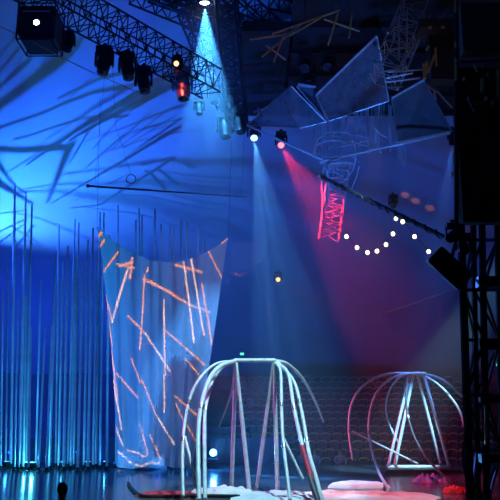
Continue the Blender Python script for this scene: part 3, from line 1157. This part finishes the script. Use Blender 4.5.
# round platform and rails
for yy, rx, ry in ((149, 1.0, .75), (140, 0.9, .7)):
    c = P(343, yy, CW + .4)
    q = MB()
    q.tube([c + Vector((rx * math.cos(t), ry * math.sin(t), .08 * math.sin(2 * t))) for t in [2 * PI * k / 28 for k in range(29)]], .02, 6)
    q.build('ring_rail', M['frame'], root)
c = P(343, 151, CW + .4)
for k in range(7):
    t = 2 * PI * k / 7 + .3
    q = MB()
    b = c + Vector((0.98 * math.cos(t), .73 * math.sin(t), 0))
    q.tube([b, b + Vector((0, 0, .4))], .018, 6)
    q.build('baluster', M['frame'], root)
for pts in (((372, 126), (380, 134), (392, 140)), ((375, 133), (377, 144), (381, 153)), ((352, 140), (356, 152), (354, 166), (349, 176)), ((359, 166), (356, 178), (351, 190)), ((346, 150), (352, 156), (360, 163)), ((318, 138), (330, 136), (345, 137))):
    q = MB()
    q.tube(smooth_path([P(x, y, CW + .1 * i) for i, (x, y) in enumerate(pts)], 5), .022, 6)
    q.build('curved_spar', M['frame'], root)
for k in range(78):
    x = 312 + 96 * random.random()
    f = (x - 312) / 96
    y0 = 124 - 22 * min(1, f * 1.6) + (30 * max(0, f - .75)) + 4 * random.random()
    y1 = y0 + 14 + 28 * random.random() + (18 if x > 390 or 330 < x < 345 else 0)
    Y = CW + .9 + .8 * random.random()
    q = MB()
    q.tube([P(x, y0, Y), P(x + random.uniform(-.4, .4), min(y1, 178), Y)], .013, 4)
    q.build('cord', M['thread'], root)

# red-lit lattice ladder under the catwalk
pts = [P(343, 150, 25.4), P(336, 178, 31), P(334, 206, 31.2), P(327, 240, 31.4)]
truss('lattice_ladder', 'red-lit lattice mast hanging below the catwalk', P(339, 163, 25.6), P(329, 240, 26), .70, 9, .024, M['frame'], 'lattice mast', upv=(0, 1, 0))
q = MB()
q.tube(smooth_path([P(324, 166, 25.4), P(322, 182, 25.4), P(323, 200, 25.4), P(322, 216, 25.4)], 5), [.02] + [.04] * 14 + [.01], 7)
q.tube(smooth_path([P(326, 168, 25.4), P(328, 184, 25.4), P(327, 200, 25.4), P(322, 216, 25.4)], 5), [.02] + [.04] * 14 + [.01], 7)
tag(q.build('hanging_pod', M['tube'], loc=P(324, 166, 25.4)), 'slender red-lit hanging loop left of the lattice mast', 'prop')

# bamboo sticks hung under the deck
sticks = [((250, 39.5), (289, 34)), ((262, 57), (300, 25)), ((274, 62), (284, 34)), ((266, 45), (286, 60)), ((272, 34), (340, 10)), ((324, 19), (360, 31.5)), ((328, 45), (338, 13)), ((349, 38), (352, 12)), ((289, 36), (322, 17))]
slab = ['lying nearly level at far left', 'long one slanting up from the lower left', 'short steep one in the left crossing', 'short one crossing down to the right', 'longest one rising to the right', 'one sloping down at the right end', 'steep one left of the right end', 'upright one at the right end', 'one bridging the two crossings']
for (a, b), s in zip(sticks, slab):
    q = MB()
    A, B = P(a[0], a[1], 21.6), P(b[0], b[1], 21.8 + random.uniform(-.3, .3))
    q.tube([A.lerp(B, k / 6) for k in range(7)], [.030, .034, .030, .034, .030, .034, .026], 7)
    st = thing('bamboo_stick', 'dim golden bamboo stick under the black deck, ' + s, 'stick', A, 'crossed bamboo sticks under the deck')
    q.build('cane', M['gold'], st)
    q = MB()
    q.tube([A.lerp(B, .5), A.lerp(B, .5) + Vector((0, 0.5, 15.9 - A.lerp(B, .5).z))], .005, 4)
    q.build('hanging_line', M['black'], st)

# top right frames: pale bars, and tubes with gold light in their colour
q0 = P(415, 60, 21)
root = thing('mast_platform', 'dark gantry platform with pale rails and gold-lit tubes, top right', 'gantry', q0)
for i, (a, b, r) in enumerate((((387, 78), (413, 73), .03), ((386, 82), (420, 78), .03), ((388, 72), (430, 69), .03), ((393, 76), (419, 40), .04), ((408, 55), (420, 38), .05), ((399, 14), (399, 60), .03), ((407, 10), (407, 52), .03), ((388, 33), (402, 12), .05), ((411, 6), (417, 0), .04), ((418, 18), (431, 25), .03), ((436, 23), (447, 10), .06), ((390, 87), (402, 86), .04), ((425, 84), (438, 92), .04), ((438, 92), (452, 107), .035), ((434, 92), (436, 100), .03))):
    MB().tube([P(a[0], a[1], 21), P(b[0], b[1], 20.8 + .08 * i)], r, 7).build('rail', M['alu'], root)
for (a, b, r) in (((424.5, 79), (427, 62), .05), ((428, 72), (435, 55), .04), ((426, 50), (429, 46), .035), ((436.5, 66), (435.5, 48), .03), ((407, 52), (407, 48), .04), ((424, 74), (424, 64), .04)):
    MB().tube([P(a[0], a[1], 20.5), P(b[0], b[1], 20.5)], r, 8).build('gold_lit_tube', M['goldlight'], root)  # golden light on these tubes is put into their colour
q = MB()
q.box(P(437, 30, 21.4), (1.25, .9, .28))
q.build('deck', M['brown'], root, smooth=False)
q = MB()
q.box(P(442, 60, 21.7), (.85, .5, 1.5))
q.build('cabinet', M['black'], root, smooth=False)
for px in (430, 443):
    q = MB()
    p = P(px, 27, 20.8)
    q.lathe([(.07, -.03), (.05, .03)], Matrix.Translation(p), 10)
    q.build('lit_lamp', M['bulb'] if False else M['goldlight'], root)

# ------------------------------------------------------------------ right-hand mast, black drop panel, lower tower, loudspeaker
A, B = P(456.5, 240, 15.2), P(456.5, -20, 15.2)
root = thing('mast_pole', 'tall upright mast with gold glints, left of the black panel', 'mast', A)
MB().tube([A, B], .05, 10).build('shaft', M['black'], root)
for y0, y1, x in ((0, 12, 455.2), (42, 48, 455.3), (58, 80, 455.8), (154, 165, 454), (172, 177, 452.4)):
    MB().tube([P(x, y0, 15.05), P(x, y1, 15.05)], .022, 7).build('glint_sleeve', M['goldlight'] if y0 < 100 else M['alu'], root)  # highlights on the mast built as thin bright strips
q = MB()
q.box((P(484, 168, 15.6) + P(484, 168, 15.6)) / 2, (1.12, .3, 2.5))
c = P(484, 168, 15.6)
o = q.build('black_panel', M['blackcloth'], loc=c, smooth=False)
tag(o, 'large plain black panel filling the right edge above the tower', 'panel')
c = P(484, 30, 15.8)
q = MB()
q.box(c, (1.1, .3, 1.2))
tag(q.build('brown_panel', M['brown'], loc=c, smooth=False), 'very dark brown panel in the top right corner', 'panel')
c = P(484, 85, 15.9)
root = thing('equipment_rack', 'dark open rack with faint gold-lit tubes between the two right-hand panels', 'rack', c)
q = MB()
q.box(c + Vector((0, .3, 0)), (1.1, .1, 1.1))
q.build('back_plate', M['blackcloth'], root, smooth=False)
for (a, b, r, m) in (((482, 79), (482, 92), .045, 'goldlight'), ((497.5, 70), (497.5, 98), .018, 'goldlight'), ((474, 64), (477, 72), .03, 'alu'), ((468, 100), (474, 112), .02, 'alu'), ((460, 62), (500, 60), .03, 'black'), ((475, 104), (480, 103), .03, 'redcloth')):
    MB().tube([P(a[0], a[1], 15.7), P(b[0], b[1], 15.7)], r, 8).build('tube', M[m], root)  # bits of gold light on the rack built as gold tubes
for k in range(16):
    x, y = random.uniform(463, 498), random.uniform(64, 112)
    MB().box(P(x, y, 15.85), (.05, .05, .08)).build('connector', M['alu'] if k % 3 == 0 else M['black'], root, smooth=False)

# lower tower: four legs and lattice, running down to the audience ground
def tower_leg(a, b, Y, r, root):
    A = P(a[0], a[1], Y)
    B = P(b[0], b[1], Y)
    t = (-0.8 - A.z) / (B.z - A.z)
    MB().tube([A, A.lerp(B, t)], r, 8).build('leg', M['black'], root)


base = P(478, 500, 16)
base.z = -0.8
root = thing('lattice_tower', 'black lattice tower rising along the right edge of the stage', 'tower', base)
legs = [((461, 225), (470, 500), 15.5, .085), ((482, 225), (487, 500), 15.5, .075), ((473, 215), (478, 500), 17.0, .07), ((497, 215), (503, 500), 17, .075)]
for a, b, Y, r in legs:
    tower_leg(a, b, Y, r, root)
q = MB()


def lg(i, y):
    a, b, Y, r = legs[i]
    t = (y - a[1]) / (b[1] - a[1])
    return P(a[0] + (b[0] - a[0]) * t, y, Y)


ys = [240, 290, 340, 395, 450, 505]
for k in range(5):
    for (i, j) in ((0, 1), (1, 3), (0, 2), (2, 3)):
        q.tube([lg(i, ys[k]), lg(j, ys[k])], .035, 6)
        a, b = (i, j) if k % 2 else (j, i)
        q.tube([lg(a, ys[k]), lg(b, ys[k + 1])], .032, 6)
q.build('lattice', M['black'], root)
for (y, h) in ((283, .22), (345, .2), (400, .12), (458, .16)):
    MB().box(lg(1, y) + Vector((.12, -.1, 0)), (.55, .25, h)).build('clamped_box', M['black'], root, smooth=False)
q = MB()
q.tube(smooth_path([P(463, 300, 15.3), P(464, 360, 15.2), P(467, 420, 15.2), P(463, 455, 15.2), P(470, 500, 15.2)], 5), .02, 6)
q.tube(smooth_path([P(476, 300, 15.3), P(478, 380, 15.2), P(476, 440, 15.2), P(480, 500, 15.2)], 5), .018, 6)
q.build('cable', M['black'], root)
MB().tube([P(485.5, 405, 15.35), P(486, 445, 15.35)], .028, 7).build('glint_sleeve', M['goldlight'], root)  # highlight on the tower leg built as a bright strip

# tilted loudspeaker
c = P(449, 268, 15)
root = thing('loudspeaker', 'tilted dark brown-black loudspeaker box beside the tower', 'loudspeaker', c)
rot = Matrix.Rotation(math.radians(45), 3, 'Y') @ Matrix.Rotation(math.radians(14), 3, 'X')
q = MB()
q.box(c, (.84, .6, .42), rot)
o = q.build('cabinet', M['brown'], root, smooth=False)
bv = o.modifiers.new('bevel', 'BEVEL')
bv.width = .02
q = MB()
q.box(c + rot @ Vector((0, -.31, 0)), (.78, .02, .36), rot)
q.build('grille', M['black'], root, smooth=False)
q = MB()
q.tube([c + rot @ Vector((.42, -.1, 0)), c + rot @ Vector((.42, .1, 0))], .03, 6)
q.tube([c, P(456, 240, 15.2)], .04, 6)
q.build('bracket', M['black'], root)
for (px, py, a, s, lab) in ((452, 222, (438, 250), .42, 'small black lamp clamped above the tilted loudspeaker'), (462, 232, (470, 262), .45, 'small black lamp on the tower top, right of the loudspeaker')):
    lamp_head(lab, P(px, py, 15.3), P(a[0], a[1], 14.5), s, group='small lamps on the tower top')

# exit signs
for (px, py, Y, lab) in ((242, 354, 52.5, 'small green lit exit sign above the left swing bar'), (498, 365, 52.5, 'small green lit exit sign seen behind the tower at right')):
    c = P(px, py, Y)
    root = thing('exit_sign', lab, 'sign', c, 'green exit signs at the back of the stand')
    MB().box(c, (.30, .1, .2)).build('case', M['black'], root, smooth=False)
    MB().box(c + Vector((0, -.06, 0)), (.26, .02, .16)).build('face', M['exit'], root, smooth=False)
    MB().tube([c, c + Vector((0, .3, 7))], .012, 5).build('hanger', M['black'], root)

# ------------------------------------------------------------------ swings
def path_tube(root, name, pts, r, m, joints=()):
    w = [P(x, y, Y) for x, y, Y in pts]
    sp_ = smooth_path(w, 6)
    n = len(sp_)
    rr = r if not isinstance(r, tuple) else [r[0] + (r[1] - r[0]) * k / (n - 1) for k in range(n)]
    o = MB().tube(sp_, rr, 10).build(name, m, root)
    for t in joints:
        i = min(n - 2, int(t * (n - 1)))
        a, b = sp_[i], sp_[i + 1]
        d = (b - a).normalized()
        r0 = (rr[i] if isinstance(rr, list) else rr)
        MB().tube([a - d * .07, a + d * .07], r0 * 1.35, 10).build('coupler', M['joint'], o)
    return o


S1 = 24.8
base = P(253, 488, S1)
base.z = 0.0
root = thing('swing_frame', 'larger pale tubular swing cage with drooping ribs, in front at centre', 'swing', base, 'domed tubular swings on the stage')
R1 = .068
path_tube(root, 'axle', [(234, 360.5, S1), (276, 360.5, S1)], .07, M['tube'])
for (x0, x1, y1, Y1) in ((235.5, 231.5, 488, 24.6), (236, 249.5, 491, 23.9), (273.5, 257, 488, 24.6), (274, 277.5, 491, 23.9)):
    t_ = P(x0, 362, S1)
    b_ = FL(x1, y1, .03)
    lgo = MB().tube([t_, t_.lerp(b_, .5), b_], [.055, .07, .07], 10).build('leg', M['tube'], root)
    MB().lathe([(.13, -.03), (.13, .02), (.08, .05)], Matrix.Translation(b_), 12).build('foot', M['joint'], lgo)
path_tube(root, 'rib', [(234, 361, S1), (216, 364, S1 - .3), (201, 377, S1 - .7), (190, 398, S1 - 1.0), (184.5, 425, S1 - 1.4), (182.5, 455, S1 - 2.1), (183, 496, S1 - 3.0)], .05, M['tube'], (.55, .75))
path_tube(root, 'rib', [(235, 361, S1), (219, 367, S1 - .5), (208, 382, S1 - 1.1), (201, 407, S1 - 1.6), (198, 438, S1 - 2.2), (199, 500, S1 - 3.5)], .07, M['tube'], (.6,))
path_tube(root, 'rib', [(235, 362, S1), (222, 368, S1 + .2), (212, 382, S1), (205.5, 408, S1 - .5), (204.5, 438, S1 - 1.2), (205, 499, S1 - 3.3)], .058, M['tube'], (.6,))
path_tube(root, 'rib', [(234, 361, S1), (234.5, 374, S1 + .5), (230.5, 396, S1 + 1.2), (219, 427, S1 + 1.9)], (.07, .025), M['tube'])
path_tube(root, 'rib', [(275, 361, S1), (287, 364, S1 + .5), (302, 378, S1 + 1.2), (315, 401, S1 + 1.8), (323.5, 422, S1 + 2.2)], (.07, .035), M['tube'])
path_tube(root, 'rib', [(275, 362, S1), (280.5, 372, S1 - .5), (281.5, 405, S1 - 1.4), (283, 438, S1 - 2.2), (290, 500, S1 - 3.5)], .05, M['tube'], (.5, .8))
path_tube(root, 'rib', [(276, 362, S1), (288, 374, S1 - .4), (294, 408, S1 - 1.2), (303, 448, S1 - 2.0), (318, 502, S1 - 3.5)], .06, M['tube'], (.5,))
path_tube(root, 'rib', [(277, 361, S1), (294, 382, S1 - .2), (302, 413, S1 - 1.0), (309, 452, S1 - 1.9), (317, 480, S1 - 2.8), (323, 504, S1 - 3.6)], .058, M['tube'], (.35, .55))
path_tube(root, 'grip', [(302, 446, S1 - 2.05), (307, 463, S1 - 2.4), (312, 481, S1 - 3.0)], .075, M['red_tape'])
path_tube(root, 'grip', [(309.5, 476, S1 - 2.85), (319, 505, S1 - 3.6)], .085, M['dark_tube'])
path_tube(root, 'brace', [(283, 437, S1 - 2.15), (303, 479, S1 - 2.6)], .04, M['tube'])
path_tube(root, 'brace', [(185, 437, S1 - 1.7), (197.5, 490, S1 - 2.9)], .045, M['tube'])
# the raised carriage at the foot of the larger swing
S2 = 33.4
base = P(418, 486, 26)
base = Vector((P(418, 470, S2).x, S2, 0))
root = thing('swing_frame', 'smaller pale tubular swing dome farther back at right', 'swing', base, 'domed tubular swings on the stage')
path_tube(root, 'axle', [(404, 373.5, S2 + .4), (426, 373.5, S2 - .4)], .07, M['tube'])
for (x0, x1, y1, Y1) in ((410, 388.5, 465, S2 - .3), (413.5, 394.5, 467, S2 - .7), (417.5, 440.5, 463.5, S2 - .3), (423.5, 449, 466.5, S2 - .7)):
    MB().tube([P(x0, 374, S2), P(x1, y1, Y1)], .07, 10).build('leg', M['tube'], root)
path_tube(root, 'crossbar', [(388, 467, S2 - .75), (449, 467, S2 - .75)], .085, M['tube'])
for x in (389, 395, 441, 448):
    MB().lathe([(.13, -.05), (.13, .05)], Matrix.Translation(P(x, 466, S2 - .7)), 12).build('foot', M['joint'], root)
path_tube(root, 'rib', [(412, 373, S2), (385, 374.5, S2 - .3), (363, 386, S2 - .7), (351, 406, S2 - 1.0), (349, 432, S2 - 1.3), (353, 460, S2 - 1.9)], .052, M['tube'], (.8,))
path_tube(root, 'rib', [(412, 373, S2), (392, 378, S2 - .8), (376, 394, S2 - 1.7), (369, 420, S2 - 2.5), (371, 446, S2 - 3.2), (378, 470, S2 - 4.2), (388, 489, S2 - 8.6)], .052, M['tube'], (.45, .6))
path_tube(root, 'rib', [(412, 373, S2), (399, 378, S2 + .5), (389, 392, S2 + 1.0), (386, 410, S2 + 1.3), (391, 428, S2 + 1.2), (398, 442, S2 + .8)], .045, M['tube'], (.7,))
path_tube(root, 'rib', [(408, 376, S2), (406, 400, S2 - .8), (410, 425, S2 - 1.4), (420, 448, S2 - 2.0), (432, 464, S2 - 2.8), (456, 488, S2 - 5.4)], .05, M['dark_tube'], (.35,))
path_tube(root, 'rib', [(416, 373, S2), (436, 377, S2 + .5), (452, 387, S2 + .9), (470, 404, S2 + 1.3)], .055, M['tube'])
path_tube(root, 'rib', [(416, 373, S2), (432, 380, S2 - .6), (448, 394, S2 - 1.2), (461, 414, S2 - 1.8), (466, 440, S2 - 2.4), (466, 470, S2 - 3.4)], .05, M['tube'], (.4,))
path_tube(root, 'brace', [(352, 431, S2 - 1.5), (418, 464, S2 - 1.6)], .04, M['tube'])
q = MB()
q.lathe([(.28, -.1), (.3, 0), (.2, .1)], Matrix.Translation(P(416, 373.5, S2)) @ Matrix.Diagonal((1.6, 1, .6, 1)), 14)
q.build('crown', M['tube'], root)
# dark boat-shaped carriage under the crossbar
q = MB()
rows = []
for (yy, dz) in ((0, .55), (.0, .0)):
    pass
xa, xb = P(384, 470, S2 - .7).x, P(454, 470, S2 - .7).x
zt = P(418, 468.5, S2 - .7).z
rows = []
for j, (f, zz) in enumerate(((0.0, zt), (0.02, zt - .12), (.10, zt * .35), (.2, 0.02))):
    ring_ = []
    for (sx, sy) in ((-1, -1), (1, -1), (1, 1), (-1, 1), (-1, -1)):
        xm, wx = (xa + xb) / 2, (xb - xa) / 2
        ring_.append((xm + sx * wx * (1 - f * .6 + (.12 if j == 1 else 0)), S2 - .7 + sy * .9 * (1 - f), zz))
    rows.append(ring_)
q.sheet(rows)
q.plate([Vector(p) for p in rows[0][:4]], .03)
q.build('carriage', M['black'], root, smooth=False)
q = MB()
p = P(404, 477, S2 - 1.64)
q.box(p, (.28, .02, .12))
q.build('plate', M['red_tape'], root, smooth=False)

# ------------------------------------------------------------------ mats and cloths on the stage
def blob_mat(name, label, cat, cpx, hw, hd, h, m, Y, wr=.06, seed=0, power=3.0):
    c = P(cpx, 480, Y)
    c.z = 0.005
    rnd = random.Random(seed)
    ph = [rnd.uniform(0, 6) for _ in range(6)]
    q = MB()
    rows = []
    nx, ny = 36, 20
    for j in range(ny + 1):
        row = []
        for i in range(nx + 1):
            u, v = 2 * i / nx - 1, 2 * j / ny - 1
            e = max(0, 1 - abs(u) ** power) * max(0, 1 - abs(v) ** power)
            z = h * e ** .5 + wr * e ** .3 * (math.sin(u * 7 + ph[0] + v * 3) + math.sin(v * 9 + ph[1] - u * 4) + .6 * math.sin(u * 17 + ph[2] + 5 * v)) * .5
            edge = 1 + .05 * math.sin(u * 5 + ph[3]) + .05 * math.sin(v * 4 + ph[4])
            row.append((c.x + u * hw * edge * (1 - .18 * v * v), c.y + v * hd * edge * (1 - .2 * u * u), max(.004, z) + .004))
        rows.append(row)
    q.sheet(rows)
    q.sheet([[(p[0], p[1], .004) for p in r] for r in rows])
    return tag(q.build(name, m, loc=c), label, cat)


blob_mat('white_cloth', 'white rumpled cloth lit pale cyan under the larger swing', 'cloth', 222, .95, .9, .16, M['matwhite'], 24.3, .09, 1)
blob_mat('crash_mat', 'large pale mat under the right side of the larger swing', 'mat', 283, 1.55, 1.6, .10, M['matwhite'], 23.2, .05, 2)
blob_mat('crash_mat', 'white padded roll lying in front of the stand, right of centre', 'mat', 357, 1.05, .35, .22, M['matwhite'], 26.2, .02, 3)
blob_mat('crash_mat', 'red and white rumpled mat lying before the smaller swing', 'mat', 352, 2.6, 1.5, .10, M['matred'], 23.2, .06, 4)
blob_mat('red_mat', 'red fabric strip on the floor left of the larger swing', 'mat', 193, 1.75, .5, .07, M['redcloth'], 24.0, .04, 5, 5.0)
blob_mat('white_cloth', 'small blue crumpled cloth in front of the smaller swing carriage', 'cloth', 431, .62, .4, .14, M['bluecloth'], 28.2, .16, 6)
blob_mat('red_cloth', 'small red crumpled cloth by the foot of the tower', 'cloth', 455, .4, .3, .16, M['redcloth'], 24.6, .08, 7)
# dark rim of a low ring around the red mat
rp = [FL(128, 484), FL(131, 489), FL(136, 494), FL(143, 497.5), FL(160, 498), FL(200, 497.5), FL(240, 498)]
q = MB()
q.tube(smooth_path([p + Vector((0, 0, .05)) for p in rp], 5), .05, 8)
tag(q.build('floor_cable_cover', M['black'], loc=rp[0]), 'dark rubber edging curving around the red fabric strip', 'edging')

# foreground spectator, seen from behind
hp = P(62.5, 490, 15)
pl = Vector((hp.x, 15, -0.8))
sh_ = hp.z - (-0.8) - 0.78
st = thing('audience_bench', 'low dark bench under the spectator at the lower left corner', 'bench', pl)
seated_person((pl.x, pl.y, -0.8), PI, 'spectator sitting low at lower left, dark head seen from behind', M['jacket'], sh_)
MB().box(pl + Vector((0, 0, sh_ / 2 - .01)), (.9, .5, sh_ - .02)).build('bench_body', M['black'], st, smooth=False)
MB().box(pl + Vector((0, 0, sh_ - .01)), (.96, .56, .04)).build('bench_top', M['brown'], st, smooth=False)

# ------------------------------------------------------------------ stage lights without lamp bodies, some added as fills
w = bpy.data.worlds.new('world')
sc.world = w
w.use_nodes = True
w.node_tree.nodes['Background'].inputs[0].default_value = (0.01, 0.02, 0.08, 1)
w.node_tree.nodes['Background'].inputs[1].default_value = 0.0

spot('mat_pink', (7, 18, 12), P(372, 490, 24.5), 7000, (1.0, 0.5, 0.62), 24, .7, .2)
spot('red_mat_light', (-8, 19, 9), P(186, 493, 23.9), 1500, (1.0, .35, .35), 14, .7, .1)  # both mat lights are added to brighten the mats
spot('tower_rim', (1.5, 24, 7), P(470, 380, 15.5), 1600, (0.05, 0.2, 1.0), 40, .8, .05)
# broad deep-blue fill added on the roof canvas, from the front
spot('front_blue_wash', (-2, 10, 9), canvas_pt(130, 90), 2200, (0.012, 0.055, 1.0), 60, 1, .4)
spot('front_blue_wash', (0, 20, 7), canvas_pt(290, 260), 600, (0.012, 0.06, 1.0), 70, 1, .4)
spot('right_violet_wash', (6, 22, 6), canvas_pt(400, 215), 700, (0.06, 0.06, 1.0), 44, 1, .4)
# forest front wash
spot('forest_wash', (-10, 14, 6), P(60, 385, 34), 9500, (0.025, 0.22, 1.0), 38, 1, .4)
for k in range(4):
    t = P(15 + 60 * k, 395, 50)
    area('wall_flood', (-16.5 + 3.6 * k, 38.2, .4), (t.x, 52, 5.5), 330, (0.008, 0.055, 1.0), 2.5, .3)  # floods added to turn the wall behind the poles blue
# key lights on the swings
spot('swing_key', (3.0, 19, 15), P(252, 440, 24.0), 13000, (0.40, 0.83, 1.0), 34, .6, .15)
spot('swing_key', (11, 26, 10.5), P(409, 425, 32.5), 22000, (0.27, 0.74, 1.0), 18, .6, .15)
spot('swing_magenta', (-8.4, 23.2, 5), P(258, 440, 24.6), 1900, (0.8, 0.16, 1.0), 28, .6, .15)
spot('swing_magenta', (-10.6, 30, 6), P(378, 432, 32.2), 12000, (1.0, 0.06, 0.2), 13, .6, .15)
spot('stand_wash', (5.5, 31, 15.2), P(362, 442, 40), 1300, (1.0, 0.72, 0.42), 26, 1, .3)
spot('catwalk_blue', (3.0, 17.5, 4.5), P(350, 100, 24.6), 3600, (0.04, 0.20, 1.0), 44, .8, .2)
spot('catwalk_warm', (8, 10, 7), P(424, 58, 21), 300, (1.0, 0.62, 0.25), 15, .8, .2)
spot('stick_warm', (1, 14, 6), P(300, 35, 21.6), 220, (1.0, 0.65, 0.3), 26, .8, .2)
for (px, py) in ((405, 195), (415, 201), (430, 208)):
    t = canvas_pt(px, py)
    s_ = Vector((3.0, 33.8, 9.6))
    spot('orange_spot', s_, t, 1300, (1.0, .34, .14), 3.2, 1, .02)

# ------------------------------------------------------------------ colour management
sc.view_settings.view_transform = 'Standard'
sc.view_settings.look = 'None'
sc.view_settings.exposure = 0.0
sc.view_settings.gamma = 1.0
sc.view_settings.use_curve_mapping = False
sc.cycles.use_denoising = True
sc.cycles.max_bounces = 6
sc.cycles.diffuse_bounces = 2
sc.cycles.glossy_bounces = 3
sc.cycles.transparent_max_bounces = 12
sc.cycles.volume_bounces = 0
sc.cycles.sample_clamp_indirect = 3
